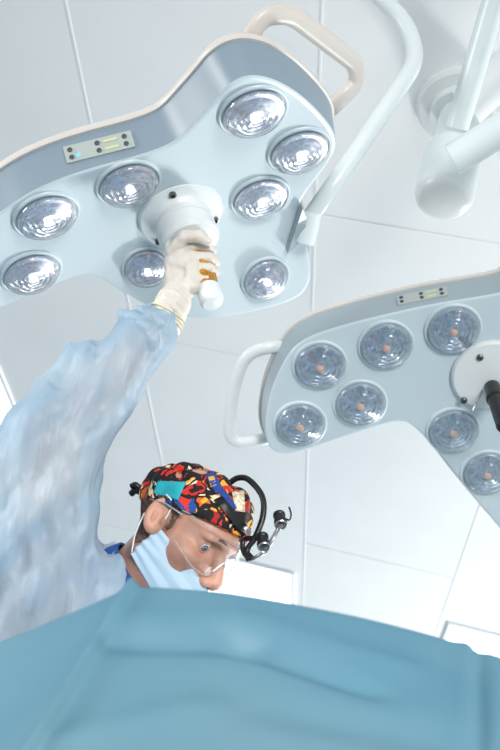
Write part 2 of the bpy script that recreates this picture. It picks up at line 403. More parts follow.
def hframe(H, p, dz=0):
    u = H.uv(p) if not isinstance(p, Vector) else p; e = .01
    nx = -(H.h(u.x+e, u.y)-H.h(u.x-e, u.y))/(2*e); ny = -(H.h(u.x, u.y+e)-H.h(u.x, u.y-e))/(2*e)
    return frame(H.pt(u.x, u.y), Vector((nx, ny, 1)), Vector((1, 0, 0))) @ Matrix.Translation((0, 0, dz))
def lamp(H, p, r, root, on):
    F_ = hframe(H, p)
    o = mobj('lamp', *lathe([(r*1.16, 0), (r*1.15, .004), (r*1.07, .0065), (r*1.03, .003), (r*1.02, .0025), (r*.985, .0035)], None, 48, cap=False), M['face'], root); o.matrix_parent_inverse = Matrix(); o.matrix_local = F_
    prof = [(r*.98, .0045)]; q = 7
    for i in range(1, q+1):
        a = i/q; rr = r*(.98-.82*a); z = .0045-.003*0-(.018*math.sin(a*PI/2)); prof.append((rr, z+(.0025 if i % 2 else 0)))
    prof.append((.0005, -.017))
    # the panel surface would hide a real cup, so the bowl is domed forward
    prof = [(rr, .0205+z) for rr, z in prof]
    vs2, fs2 = lathe([(r*.985, .001), (r*.99, .007)]+[(r*.95, .0095), (r*.82, .0105), (r*.80, .0085), (r*.64, .0115), (r*.62, .0095), (r*.46, .0125), (r*.44, .0105), (r*.3, .0135), (r*.28, .0115), (r*.14, .0135), (.0004, .0135)], None, 64, cap=False)
    a = mobj('reflector', vs2, fs2, M['refl_on' if on else 'refl_off'], o, auto=30)
    a.location = (0, 0, .001)
    b = mobj('bulb', *lathe([(.0003, .0), (r*.13, .001), (r*.16, .004), (r*.1, .008), (.0003, .009)], Matrix.Translation((0, 0, .0145)), 20, cap=False), M['bulb' if on else 'bulb_off'], o)
    g = mobj('glass', *lathe([(r*1.0, .004), (r*.995, .010), (r*.97, .0145), (r*.88, .019), (r*.6, .0235), (r*.3, .026), (.0004, .0265)], None, 64, cap=False), M['lens'], o)
    return o
def on_head(name, H, u, m, root, prof, n=40, label=None, dz=0, auto=30):
    o = mobj(name, *lathe(prof, None, n), m, root, auto=auto); o.matrix_local = hframe(H, u, dz)
    if label: o['label'] = label
    return o
def control_panel(H, root, poly, c, wpx, T, flare, led=True):
    # finds the point of the side rim seen at pixel c and lays the panel on the rim
    best = None; n = len(poly); out = offset(poly, flare*.95)[0]
    d = H.I.to_3x3() @ ray(*c)
    for i in range(n):
        p0 = H.pt(poly[i].x, poly[i].y, -.004); p1 = Vector((out[i].x, out[i].y, H.h(poly[i].x, poly[i].y)-T)); mid = (p0+p1)/2
        t = (mid-H.o).normalized(); e = (t-d).length
        if best is None or e < best[0]: best = (e, i, p0, p1, mid)
    _, i, p0, p1, mid = best
    tan = Vector((*(poly[(i+3) % n]-poly[i-3]), 0)).normalized()
    down = (p0-p1).normalized(); nrm = tan.cross(down).normalized()
    if nrm.dot(H.o-mid) < 0: nrm = -nrm
    if (H.M.to_3x3() @ tan).dot(xr) < 0: tan = -tan
    y = nrm.cross(tan)
    Fm = Matrix.Translation(mid+nrm*.0008) @ Matrix((tan, y, nrm)).transposed().to_4x4()
    L = wpx*.5; Wd = (p1-p0).length*.24
    o = mobj('control_panel', *(lambda v, f: (box(v, f, (-L, -Wd, -.002), (L, Wd, .002)), (v, f))[1])([], []), M['panel'], root, False); o.matrix_local = Fm
    s = 1 if (H.M.to_3x3() @ y).dot(-yd) > 0 else -1
    for bx_, by_ in ((-.82, .45), (-.82, -.45), (-.02, .45), (-.02, -.45), (.78, .45), (.78, -.45)):
        b = mobj('button', *lathe([(.0045, 0), (.0045, .0015), (.003, .0022)], None, 16), M['button'], o, auto=30); b.location = (bx_*L, s*by_*Wd, .002)
    for bx_, by_, m_ in ((-.62, -.4, 'led'), (.36, .45, 'ledy'), (.36, -.45, 'ledy')):
        if m_ == 'led' and not led: continue
        v, f = [], []; ww = .0035 if m_ == 'led' else L*.2; box(v, f, (-ww, -.002, 0), (ww, .002, .001))
        b = mobj('indicator', v, f, M[m_], o, False); b.location = (bx_*L, s*by_*Wd, .002); b['label'] = 'glowing blue indicator' if m_ == 'led' else 'pale yellow indicator bar'
    return o
# --- near light
H1 = Head((180, 213), 1.75, 52, (.32, .95), .16, ((300, 210), (88, 276)), .28)
root1 = empty('surgical_light', H1.M, 'large three-lobed operating light with glowing lamps, its handle gripped by the gloved hand', 'operating light')
out1 = [(-75, 262), (-40, 236), (0, 214), (30, 193), (65, 178), (100, 167), (135, 158), (165, 148), (181, 138), (196, 122), (212, 105), (230, 84), (248, 76), (268, 78), (292, 89), (314, 107), (334, 130), (338, 147), (328, 166), (299, 203), (302, 222), (311, 262), (311, 284), (299, 300), (260, 312), (224, 318), (190, 320), (152, 310), (120, 291), (90, 273), (60, 283), (30, 295), (0, 309), (-40, 322), (-75, 316), (-90, 285)]
poly1 = build_head(H1, out1, root1, None, .070, .016, M['rim'])
for p, wpx in (((253, 111), 66), ((299, 150), 60), ((260, 197), 56), ((128, 183), 61), ((46, 215), 62), ((31, 272), 57), ((147, 267), 46), ((265, 278), 46)):
    u = H1.uv(p); d = (H1.M @ H1.pt(u.x, u.y)-CAM).dot(zf); lamp(H1, p, wpx/2*d/F*.97, root1, True)
Z0 = Vector((0, 0))
hub = on_head('hub', H1, Z0, M['white'], root1, [(.083, 0), (.084, .006), (.080, .012), (.066, .017), (.058, .026), (.056, .03)], 64)
for a in (100, 220, 340):
    q = mobj('screw', *lathe([(.007, 0), (.007, .005), (.004, .006), (.004, .002)], None, 20), M['screw'], hub, auto=30); q.location = (.069*math.cos(math.radians(a)), .069*math.sin(math.radians(a)), .016)
on_head('collar', H1, Z0, M['white'], root1, [(.050, .024), (.056, .028), (.0575, .034), (.0575, .044), (.0555, .045), (.0555, .047), (.0575, .048), (.0575, .078), (.050, .086), (.03, .09)], 64)
on_head('grip', H1, Z0, M['amber'], root1, [(.020, .085), (.024, .1), (.026, .14), (.025, .17), (.021, .206)], 32, 'amber plastic grip')
on_head('grip_end', H1, Z0, M['white'], root1, [(.0205, .200), (.0225, .203), (.0225, .232), (.018, .240), (.001, .242)], 32)
control_panel(H1, root1, poly1, (97, 150), .122, .070, .016)
def depth_on(H, p, dz):                                   # camera depth of the plane dz in front of (+) or behind (-) the face
    d = H.I.to_3x3() @ ray(*p); t = (dz-H.o.z)/d.z; return ((H.M @ (H.o+d*t))-CAM).dot(zf)
def locpath(H, pts): return [H.I @ P(*p) for p in pts]
dB = lambda p, dz=-.09: (p[0], p[1], depth_on(H1, p, dz))
hp = round_path(locpath(H1, [dB((247, 44), -.095), dB((262, 16), -.12), dB((290, 13), -.13), dB((356, 64), -.13), dB((357, 84), -.12), dB((332, 108), -.085)]), .05)
mobj('handlebar', *tube(hp, .0115, 20, ry=.018), M['shell'], root1)
yk = round_path(locpath(H1, [(345, -36, 2.0), (406, 22, 1.98), (418, 60, 1.95), (352, 158, 1.9), (309, 219, 1.87)]), .045, 12)
mobj('yoke_arm', *tube(yk, .0185, 24), M['arm'], root1)
v_, f_ = tube(locpath(H1, [(311, 212, 1.86), (309, 224, 1.87), (304, 243, 1.88)]), [.021, .022, .021], 24); mobj('yoke_socket', v_, f_, M['arm'], root1, auto=40)
fin = [H1.uv(p) for p in ((300, 202), (304, 212), (302, 226), (296, 237), (285, 247), (290, 232), (295, 217))]
v_, f_ = [], []
for z in (.002, .018): v_ += [H1.pt(p.x, p.y, z) for p in fin]
n = len(fin); f_ = [list(range(n))[::-1], [n+i for i in range(n)]]+[[i, (i+1) % n, n+(i+1) % n, n+i] for i in range(n)]
mobj('pivot_cover', v_, f_, M['rim2'], root1, False)
# --- far light
H2 = Head((490, 374), 2.12, 31, (.3, .95), .07)
root2 = empty('surgical_light', H2.M, 'unlit operating light at right with a black rod at its hub', 'operating light')
out2 = [(269, 450), (264, 430), (268, 400), (278, 372), (292, 348), (312, 335), (356, 322), (398, 312), (440, 303), (488, 296), (512, 290), (530, 268), (556, 226), (596, 204), (648, 222), (676, 262), (668, 320), (640, 362), (636, 400), (660, 450), (690, 520), (668, 600), (622, 634), (572, 616), (520, 552), (470, 494), (438, 452), (412, 424), (398, 421), (372, 428), (320, 446), (285, 456)]
poly2 = build_head(H2, out2, root2, None, .072, .016, M['rim2'])
for p in ((320, 365), (386, 345), (453, 329), (360, 403), (300, 424), (453, 430), (487, 472), (560, 270), (610, 300), (570, 520), (620, 560), (575, 445)):
    lamp(H2, p, .0575, root2, False)
hub = on_head('hub', H2, Z0, M['white'], root2, [(.09, 0), (.091, .008), (.086, .014), (.03, .018)], 64)
for p in ((479, 354), (463, 397), (520, 385)):
    u = H2.uv(p); q = mobj('screw', *lathe([(.008, 0), (.008, .006), (.005, .008), (.005, .003)], None, 20), M['screw'], hub, auto=30); q.location = (u.x, u.y, .014)
r_ = on_head('sensor_rod', H2, H2.uv((491, 383)), M['black'], root2, [(.018, .014), (.019, .02), (.019, .06), (.022, .065), (.022, .075), (.019, .08), (.018, .19), (.015, .195)], 32, 'black rod')
mobj('locating_pin', *tube(locpath(H2, [(482, 391, 2.08), (472, 411, 2.03)]), .0028, 10), M['silver'], root2)
control_panel(H2, root2, poly2, (419, 299), .115, .072, .016, False)
db2 = lambda p, dz: (p[0], p[1], depth_on(H2, p, dz))
hp = round_path(locpath(H2, [db2((284, 345), -.06), db2((246, 352), -.05), db2((232, 392), -.04), db2((228, 446), -.03), db2((276, 437), -.035)]), .06)
mobj('handlebar', *tube(hp, .0125, 20, ry=.016), M['white'], root2)
yk = round_path([H2.I @ (H2.M @ Vector((-.05, .0, -.1))), Vector((.05, .05, -.22)), Vector((.35, .12, -.26)), Vector((.6, .15, -.2))], .06)
mobj('yoke_arm', *tube(yk, .02, 20), M['arm'], root2)
# --- ceiling mount
base = Vector((-.045, 1.50, ZC))
mt = empty('ceiling_mount', Matrix.Translation(base), 'white round ceiling mount at top right with a thick post and two tubular arms', 'ceiling mount')
mobj('ceiling_flange', *lathe([(.125, 0), (.125, -.012), (.115, -.02), (.085, -.024), (.083, -.05)], None, 64), M['white'], mt, auto=30)
Lp = .36
mobj('post', *lathe([(.058, -.02), (.058, -.2), (.072, -.205), (.072, -Lp), (.069, -Lp-.006)], None, 64), M['arm'], mt, auto=30)
mobj('end_cap', *lathe([(.069, -Lp-.004), (.067, -Lp-.014), (.055, -Lp-.024), (.03, -Lp-.03), (.001, -Lp-.032)], None, 64, cap=False), M['white'], mt)
for pts, r in (([(457, 128, 2.02), (585, -310, 1.72)], .026), ([(452, 160, 1.96), (900, -110, 1.7)], .036)):
    pp = [P(*q)-base for q in pts]; mobj('arm', *tube(pp, r, 28), M['arm'], mt, auto=40)
# second, wide arm above them
pp = [P(466, 108, 2.2)-base, P(900, -300, 1.9)-base]; mobj('arm', *tube(pp, .05, 28), M['white'], mt, auto=40)
# ------------------------------------------------------------------ surgeon
th = math.radians(32); be = math.radians(8)
Fv = Vector((.82*math.cos(th), .57*math.cos(th), -math.sin(th))).normalized(); Uv = Vector((.57, -.82, 0)).normalized()
Lv = Uv.cross(Fv).normalized(); Uv2 = Uv*math.cos(be)+Lv*math.sin(be); Lv2 = Uv2.cross(Fv).normalized()
HF, HL, HU = c2w(Fv), c2w(Lv2), c2w(Uv2)
ear_w = P(158, 516, 1.49); HO = ear_w+HL*.078
HM = Matrix.Translation(HO) @ Matrix((HF, HL, HU)).transposed().to_4x4(); HI = HM.inverted()
def hp_(px, py, y):                                       # head-local point seen at a pixel, at lateral offset y
    o = HI @ CAM; d = HI.to_3x3() @ ray(px, py); t = (y-o.y)/d.y; return o+d*t
neck = HM @ Vector((-.012, 0, -.17)); shR = P(42, 612, 1.53); shL = P(110, 690, 1.78); elb = P(52, 436, 1.50); wri = P(170, 320, 1.60)
pel = Vector((neck.x-.36, neck.y+.10, 1.0))
person = empty('person', Matrix.Translation((pel.x, pel.y, 0)), 'surgeon in pale blue gown, mask and colourful cap, one arm raised to the light', 'person')
PI_ = person.matrix_world.inverted()
def place(o, mw): o.matrix_world = mw; o.parent = person; o.matrix_parent_inverse = PI_; return o
parts = [ell((-.002, 0, .036), (.090, .075, .076)), ell((.032, 0, -.03), (.062, .056, .082)), ell((.045, 0, .042), (.053, .06, .046))]
for s in (-1, 1):
    parts += [cap_((.0, s*.045, -.06), (.075, s*.018, -.104), .019, .016), ell((.060, s*.040, -.018), (.026, .023, .020)), cap_((.086, s*.046, .026), (.098, s*.010, .032), .009, .010)]
parts += [ell((.082, 0, -.104), (.02, .022, .018)), ell((.086, 0, -.066), (.024, .03, .026))]
headA = union(.018, *parts)
nose = union(.008, cap_((.094, 0, .020), (.120, 0, -.026), .0085, .0125), ell((.110, -.0145, -.034), (.012, .008, .009)), ell((.110, .0145, -.034), (.012, .008, .009)))
neckf = cap_((-.002, 0, -.045), (-.006, 0, -.18), .050, .056)
def ear(s):
    def f(X, Y, Z):
        a = .25; x = (X+.002); z = (Z+.001); xr_ = x*math.cos(a)+z*math.sin(a); zr = -x*math.sin(a)+z*math.cos(a); yy = (Y-s*(.077+.0))-s*(-xr_*.45)
        e = ell((0, 0, 0), (.0185, .0075, .032))(xr_, yy, zr)
        c = ell((.002, s*.008, .002), (.0115, .008, .021))(xr_, yy, zr)
        rim = ell((.0, s*.0, -.0), (.0185, .0075, .032))(xr_, yy, zr)
        v = smax(e, -c, .004); v = smin(v, ell((-.002, s*.003, -.002), (.0035, .004, .012))(xr_, yy, zr), .003)
        v = smin(v, ell((.013, s*.004, -.004), (.004, .004, .006))(xr_, yy, zr), .003)
        return v
    return f
eR, eL = (.0735, -.033, .012), (.0735, .033, .012)
def lid(c):
    sp = ell(c, (.0150, .0155, .0145))
    def f(X, Y, Z):
        slit = ell((c[0]+.014, c[1], c[2]-.003), (.012, .0128, .0068))(X, Y, Z); return smax(sp(X, Y, Z), -slit, .001)
    return f
def headf(X, Y, Z):
    v = headA(X, Y, Z); v = smin(v, neckf(X, Y, Z), .025)
    for c in (eR, eL): v = smax(v, -ell((c[0]+.018, c[1], c[2]-.001), (.017, .019, .014))(X, Y, Z), .012)
    v = smin(v, nose(X, Y, Z), .012)
    for s in (-1, 1): v = smax(v, -ell((.1125, s*.0065, -.0455), (.006, .0038, .005))(X, Y, Z), .002)
    for s in (-1, 1): v = smin(v, ear(s)(X, Y, Z), .005)
    for c in (eR, eL): v = smin(v, lid(c)(X, Y, Z), .004)
    mo = cap_((.108, -.02, -.066), (.108, .02, -.066), .0025)(X, Y, Z); v = smax(v, -mo, .002)
    return v
hv, hq = surface_nets(headf, (-.12, -.105, -.24), (.145, .105, .14), .0026)
hv_w = [HM @ Vector(v) for v in hv]
body_low = union(.05, chain([neck-(neck-pel).normalized()*.0, neck.lerp(pel, .25), pel], [.06, .13, .14], .05), chain([shR, elb, wri], [.055, .045, .026], .03), cap_(neck, shR, .05, .05), cap_(neck, shL, .05, .05),
    chain([shL, shL+Vector((.18, .02, -.26)), shL+Vector((.40, -.05, -.34))], [.055, .045, .03], .03),
    chain([pel+Vector((0, -.1, 0)), pel+Vector((.03, -.12, -.48)), pel+Vector((0, -.13, -.93))], [.1, .065, .045], .03), chain([pel+Vector((0, .1, 0)), pel+Vector((.03, .12, -.48)), pel+Vector((0, .13, -.93))], [.1, .065, .045], .03),
    cap_(pel+Vector((-.03, -.13, -.96)), pel+Vector((.14, -.14, -.965)), .035), cap_(pel+Vector((-.03, .13, -.96)), pel+Vector((.14, .14, -.965)), .035))
allp = [neck, shR, shL, elb, wri, pel, shL+Vector((.4, -.05, -.34))]
lo = [min(p[i] for p in allp)-.2 for i in range(3)]; hi = [max(p[i] for p in allp)+.2 for i in range(3)]; lo[2] = .0
hi[2] = max(p.z for p in allp)+.1
bv, bq = surface_nets(body_low, lo, hi, .016)
W2 = [Vector(v) for v in bv]
off = len(hv_w); verts = [PI_ @ v for v in hv_w]+[PI_ @ v for v in W2]
body = mobj('body', verts, list(hq)+[[i+off for i in q] for q in bq], M['skin']); body.parent = person
st = body.data.attributes.new('stubble', 'FLOAT', 'POINT'); vals = np.zeros(len(verts))
jz = np.clip((-.012-hv[:, 2])/.03, 0, 1)*np.clip((hv[:, 0]+.035)/.02, 0, 1)*np.clip((hv[:, 2]+.15)/.04, 0, 1)*np.clip((.106-hv[:, 0])/.01, 0, 1)
side = np.clip((np.abs(hv[:, 1])-.03)/.02, 0, 1)*np.clip((hv[:, 2]+.03)/.03, 0, 1)*np.clip((.035-hv[:, 0])/.015, 0, 1)*np.clip((hv[:, 0]-.006)/.006, 0, 1)
vals[:off] = np.clip(jz*.8+side*1.1, 0, 1); st.data.foreach_set('value', vals)
# eyes
for c in (eR, eL):
    look = Vector((.86, -.30, -.34)).normalized(); Fm = frame(Vector(c), look, Vector((0, 1, 0)))
    e = mobj('eyeball', *lathe([(.0135*math.sin(a), .0135*math.cos(a)) for a in [PI*i/20+.0001 for i in range(21)]], None, 32, cap=False), M['eye']); place(e, HM @ Fm)
    i_ = mobj('iris', *lathe([(.0062, .01205), (.005, .0128), (.0001, .0135)], None, 24, cap=False), M['iris']); place(i_, HM @ Fm)
    p_ = mobj('pupil', *lathe([(.0026, .0134), (.002, .01375), (.0001, .0139)], None, 20, cap=False), M['pupil']); place(p_, HM @ Fm)
# eyebrows
for s in (-1, 1):
    vs_, fs_ = [], []
    path = catmull([(.088, s*.047, .028), (.099, s*.034, .0345), (.1055, s*.018, .033)], 8)
    tube(path, [.001+.0016*math.sin(PI*min(1, (i+3)/(len(path)+2))) for i in range(len(path))], 10, vs=vs_, fs=fs_)
    place(mobj('eyebrow', vs_, fs_, M['hair']), HM)
# hair: cropped sides and nape
def hairf(X, Y, Z):
    v = smin(headA(X, Y, Z), neckf(X, Y, Z), .02)-.0035
    n = .002*np.sin(X*900+Y*500)*np.sin(Z*800+Y*300)
    region = np.maximum.reduce([Z-.045, -.062-Z-(.4*X), X-(.026-np.clip(-Z, 0, 1)*.55)])
    inner = -(smin(headA(X, Y, Z), neckf(X, Y, Z), .02)+.004)
    earcut = .024-np.sqrt((X+.004)**2+(Z*.7)**2+0*Y)
    return np.maximum.reduce([v+n, region, inner, earcut*1.0])
place(sdf_obj('hair', hairf, (-.12, -.09, -.12), (.06, .09, .06), .0026, M['hair'], None), HM)
# cap
def capf(X, Y, Z):
    e = union(.03, ell((-.000, 0, .036), (.096, .082, .080)), ell((.045, 0, .050), (.061, .070, .056)), ell((.052, .01, .088), (.033, .045, .024)), ell((-.055, 0, .030), (.042, .05, .036)))
    v = e(X, Y, Z)
    wr = .0028*np.sin(X*95+2.1*np.sin(Y*60)+Z*40)+.002*np.sin(Y*130+X*70+1.7*np.sin(Z*80))
    brim = (.022+.33*X+.9*np.clip(X-.06, 0, 1)*0)-Z              # keeps what lies above the brim line
    brim = brim-.01*np.clip(.03-np.abs(X), 0, .03)/.03*(np.abs(Y) > .05)*0
    v = np.maximum(v+wr, brim)
    return np.maximum(v, -(headA(X, Y, Z)-.0005)*1.0)
cap = place(sdf_obj('surgical_cap', capf, (-.135, -.115, -.03), (.13, .115, .16), .003, M['cap'], None), HM)
cap['label'] = 'surgical cap with a busy red, orange and black print'
vs_, fs_ = [], []
tube(catmull([(-.088, -.02, .008), (-.100, -.026, .004), (-.106, -.022, -.006)], 6), .006, 12, vs=vs_, fs=fs_)
tube(catmull([(-.088, -.024, .01), (-.102, -.034, .012), (-.108, -.034, .004)], 6), .005, 12, vs=vs_, fs=fs_)
place(mobj('cap_knot', vs_, fs_, M['black']), HM)
# conforming patches: points on the outside of a field, walked from outside inwards
def project(f, p, d, eps=.001):
    p = Vector(p); d = Vector(d).normalized()
    for _ in range(400):
        v = float(f(np.array([p.x]), np.array([p.y]), np.array([p.z]))[0])
        if v < eps: break
        p = p+d*max(.0004, v*.6)
    return p
def patch(name, quad, f, m, nu=14, nv=10, eps=.0015, thick=.0012):
    vs_, fs_ = [], []
    L = (HI @ CAM)
    for j in range(nv+1):
        for i in range(nu+1):
            u, v = i/nu, j/nv; q = [Vector(a) for a in quad]
            px = (q[0]*(1-u)*(1-v)+q[1]*u*(1-v)+q[2]*u*v+q[3]*(1-u)*v)
            d = (HI.to_3x3() @ ray(px.x, px.y)).normalized(); p = L+d*1.15
            vs_.append(project(f, p, d, eps))
    for j in range(nv):
        for i in range(nu): a = j*(nu+1)+i; fs_.append([a, a+1, a+nu+2, a+nu+1])
    o = mobj(name, vs_, fs_, m); s = o.modifiers.new('s', 'SOLIDIFY'); s.thickness = thick; s.offset = 0; return place(o, HM)
o = patch('cap_band', [(158, 481), (186, 482), (178, 500), (153, 493)], capf, M['teal']); o['label'] = 'plain teal patch on the cap'
for quad, m_ in (([(205, 474), (213, 471), (224, 490), (216, 494)], 'b1'), ([(208, 477), (214, 476), (217, 485), (211, 487)], 'b2'), ([(232, 492), (244, 490), (245, 512), (235, 511)], 'b3'), ([(218, 492), (224, 489), (238, 508), (230, 511)], 'b1')):
    if m_ not in M: M[m_] = mat('cap_print_'+{'b1': 'blue', 'b2': 'yellow', 'b3': 'cream'}[m_], {'b1': (34, 70, 150), 'b2': (238, 190, 70), 'b3': (228, 214, 184)}[m_], .8, noise=.6 if m_ == 'b3' else .2, nscale=160)
    patch('cap_motif', quad, capf, M[m_], 8, 8)
# mask
def mask_grid():
    vs_, fs_ = [], []; nu, nv = 44, 34
    for j in range(nv+1):
        v = j/nv
        for i in range(nu+1):
            ph = (i/nu*2-1)*1.22; s = abs(math.sin(ph)/math.sin(1.22)); c = math.cos(ph)
            ztop = -.043+.030*s**1.2; zbot = -.128+.052*s**1.5
            z = ztop+(zbot-ztop)*v
            bul = .012*math.sin(PI*v)
            xc = .120-.012*abs(v-.35)-.022*max(0, v-.7)+bul*.7; xs = .012-.012*v
            k_ = (math.cos(ph*1.28) if abs(ph*1.28) < PI/2 else 0); kk = max(0, k_)**.62
            t = s**1.8
            x = xc*(1-t)+xs*t; y = (.071+.002*math.sin(PI*v))*math.sin(ph)/math.sin(1.22)*(1-.25*(1-s)*1.0)
            pl = .0022*(math.asin(math.sin(v*PI*5.5))/(PI/2))*(1-s**4)
            gather = .0018*math.sin(v*26)*s**5
            x += pl*math.cos(ph)+.0012*math.sin(i*.9+v*7); y += (pl+gather)*math.copysign(1, ph)*s
            vs_.append((x, y, z))
    for j in range(nv):
        for i in range(nu): a = j*(nu+1)+i; fs_.append([a, a+nu+1, a+nu+2, a+1])
    o = mobj('face_mask', vs_, fs_, M['mask']); s = o.modifiers.new('s', 'SOLIDIFY'); s.thickness = .0015; return place(o, HM)
mask_grid()
for s in (-1, 1):
    vs_, fs_ = [], []
    tube(catmull([(.012, s*.071, -.013), (.012, s*.076, .012), (.008, s*.081, .032), (-.01, s*.085, .036)], 6), .0013, 8, vs=vs_, fs=fs_)
    place(mobj('mask_string', vs_, fs_, M['string']), HM); vs_, fs_ = [], []
    tube(catmull([(0, s*.071, -.073), (-.012, s*.076, -.05), (-.018, s*.079, -.03), (-.022, s*.082, -.01)], 6), .0013, 8, vs=vs_, fs=fs_)
    place(mobj('mask_string', vs_, fs_, M['string']), HM)
# goggles
vs_, fs_ = [], []; nu, nv = 40, 10; edge = []
for j in range(nv+1):
    for i in range(nu+1):
        ph = (i/nu*2-1)*1.30; v = j/nv
        zb = -.026+.026*math.exp(-(ph/.20)**2)+.030*max(0, abs(ph)-.75); zt = .047-.008*abs(ph)
        z = zb+(zt-zb)*v; c = math.cos(ph); x = .012+(.110-.012*abs(v-.5))*max(0, c)**.75; y = .085*math.sin(ph)
        vs_.append((x, y, z))
for j in range(nv):
    for i in range(nu): a = j*(nu+1)+i; fs_.append([a, a+1, a+nu+2, a+nu+1])
gog = place(mobj('goggles', vs_, fs_, M['goggle']), HM)
b1 = [Vector(v) for v in vs_[:nu+1]]; b2 = [Vector(v) for v in vs_[-nu-1:]]
v2, f2 = [], []; tube(b1, .0007, 8, vs=v2, fs=f2); tube(b2, .0008, 8, vs=v2, fs=f2)
place(mobj('goggles_rim', v2, f2, M['goggle_rim']), HM)
for s in (-1, 1): place(mobj('goggles_temple', *tube([Vector((.038, s*.081, .028)), Vector((.0, s*.083, .024)), Vector((-.03, s*.082, .012))], .0016, 8, ry=.004), M['goggle_rim']), HM)
# loupes with headband
v2, f2 = [], []
tube(catmull([hp_(228, 484, .0), hp_(238, 478, .0), hp_(249, 480, -.0), hp_(262, 496, 0), hp_(263, 516, 0), hp_(255, 538, 0), hp_(247, 551, 0), hp_(252, 559, 0)], 8), .0052, 14, vs=v2, fs=f2)
tube(catmull([hp_(254, 538, 0), hp_(244, 540, 0), hp_(243, 550, 0), hp_(249, 560, 0)], 6), .0045, 12, vs=v2, fs=f2)
place(mobj('loupe_bracket', v2, f2, M['black']), HM)
patch('headband', [(214, 500), (222, 496), (251, 531), (243, 536)], capf, M['black'], 16, 5, .004, .004)
v2, f2 = [], []
tube([hp_(265, 552, -.01), hp_(281, 524, .0)], .004, 12, ry=.0022, vs=v2, fs=f2); tube([hp_(252, 559, 0), hp_(265, 552, -.01)], .003, 10, vs=v2, fs=f2)
place(mobj('loupe_bar', v2, f2, M['silver']), HM)
for c, y, tl in (((263, 541), -.012, (2, 9)), ((280, 519), .006, (1, 9))):
    a = hp_(c[0]-3, c[1]-8, y); b = hp_(c[0]+3, c[1]+9, y); mid = (a+b)/2; ax = (b-a).normalized()
    # barrels point a little toward the camera
    ax = (ax+Vector((0, -.55, 0))).normalized(); L_ = .0135
    pr = [(.0085, -L_), (.0105, -L_+.001), (.0105, -L_+.006), (.0095, -L_+.007), (.0095, L_*.3), (.011, L_*.35), (.011, L_), (.0095, L_)]
    o = mobj('loupe', *lathe(pr, frame(mid, ax, Vector((1, 0, 0))), 28), M['black'], auto=30); place(o, HM)
    g = mobj('loupe_ring', *lathe([(.0095, L_), (.0108, L_+.0008), (.0095, L_+.0022), (.0082, L_+.001)], frame(mid, ax, Vector((1, 0, 0))), 28, cap=False), M['silver'], auto=30); place(g, HM)
    g = mobj('loupe_glass', *lathe([(.0085, L_+.0002), (.004, L_+.0015), (.0002, L_+.002)], frame(mid, ax, Vector((1, 0, 0))), 24, cap=False), M['lens']); place(g, HM)
place(mobj('loupe_hook', *tube(catmull([hp_(281, 516, .006), hp_(289, 520, .006), hp_(291, 514, .006), hp_(289, 507, .006)], 6), .0016, 8), M['black']), HM)
# scrubs collar
v2, f2 = [], []
cp = []
for i in range(33):
    a = 2*PI*i/32; cp.append(Vector((-.036+.075*math.cos(a), .072*math.sin(a), -.150+.030*math.cos(a)*-.6)))
tube(cp, .006, 12, ry=.024, up=(0, 0, 1), vs=v2, fs=f2)
v3, f3 = [], []; 
for i in range(33):
    a = 2*PI*i/32
    for rr, z in ((.058, -.118), (.061, -.116), (.072, -.135), (.085, -.17), (.12, -.20)):
        v3.append(Vector((-.034+rr*math.cos(a), rr*.96*math.sin(a), z-.018*math.cos(a))))
for i in range(32):
    for j in range(4): a = i*5+j; f3.append([a, a+5, a+6, a+1])
place(mobj('scrubs_collar', [p+Vector((.030, 0, .018)) for p in v3], f3, M['scrubs']), HM)
# gown
def n3(a, b, c, X, Y, Z, ph=0): return np.sin(a*X+b*Y+c*Z+ph+1.4*np.sin(.6*b*X-.5*a*Y+.4*c*Z+ph*2))
sl = [P(160, 328, 1.59), P(140, 342, 1.58), P(98, 382, 1.55), P(56, 436, 1.51), P(36, 505, 1.50), P(28, 575, 1.50)]
ax_f = (sl[0]-sl[3]).normalized(); ax_u = (sl[3]-sl[5]).normalized()
armf = union(.03, *[cap_(sl[i], sl[i+1], a, b) for i, (a, b) in enumerate(((.034, .046), (.046, .066), (.066, .088), (.088, .098), (.098, .115)))])
torso = union(.07, cap_(P(28, 575, 1.50), P(60, 640, 1.58), .115, .15), chain([neck.lerp(pel, .22), neck.lerp(pel, .6), pel, pel+Vector((0, 0, -.55))], [.135, .19, .20, .24], .06), cap_(neck.lerp(pel, .2), shL, .10, .10),
    chain([shL, shL+Vector((.18, .02, -.26)), shL+Vector((.38, -.05, -.33))], [.10, .085, .06], .03), cap_(P(84, 600, 1.47), P(60, 640, 1.5), .058, .1), cap_(HM @ Vector((-.04, 0, -.20)), HM @ Vector((-.04, 0, -.25)), .10, .12))
side_v = ax_f.cross(ray(90, 380)).normalized(); side_u = ax_u.cross(ray(40, 500)).normalized()
bi = P(84, 440, 1.5)
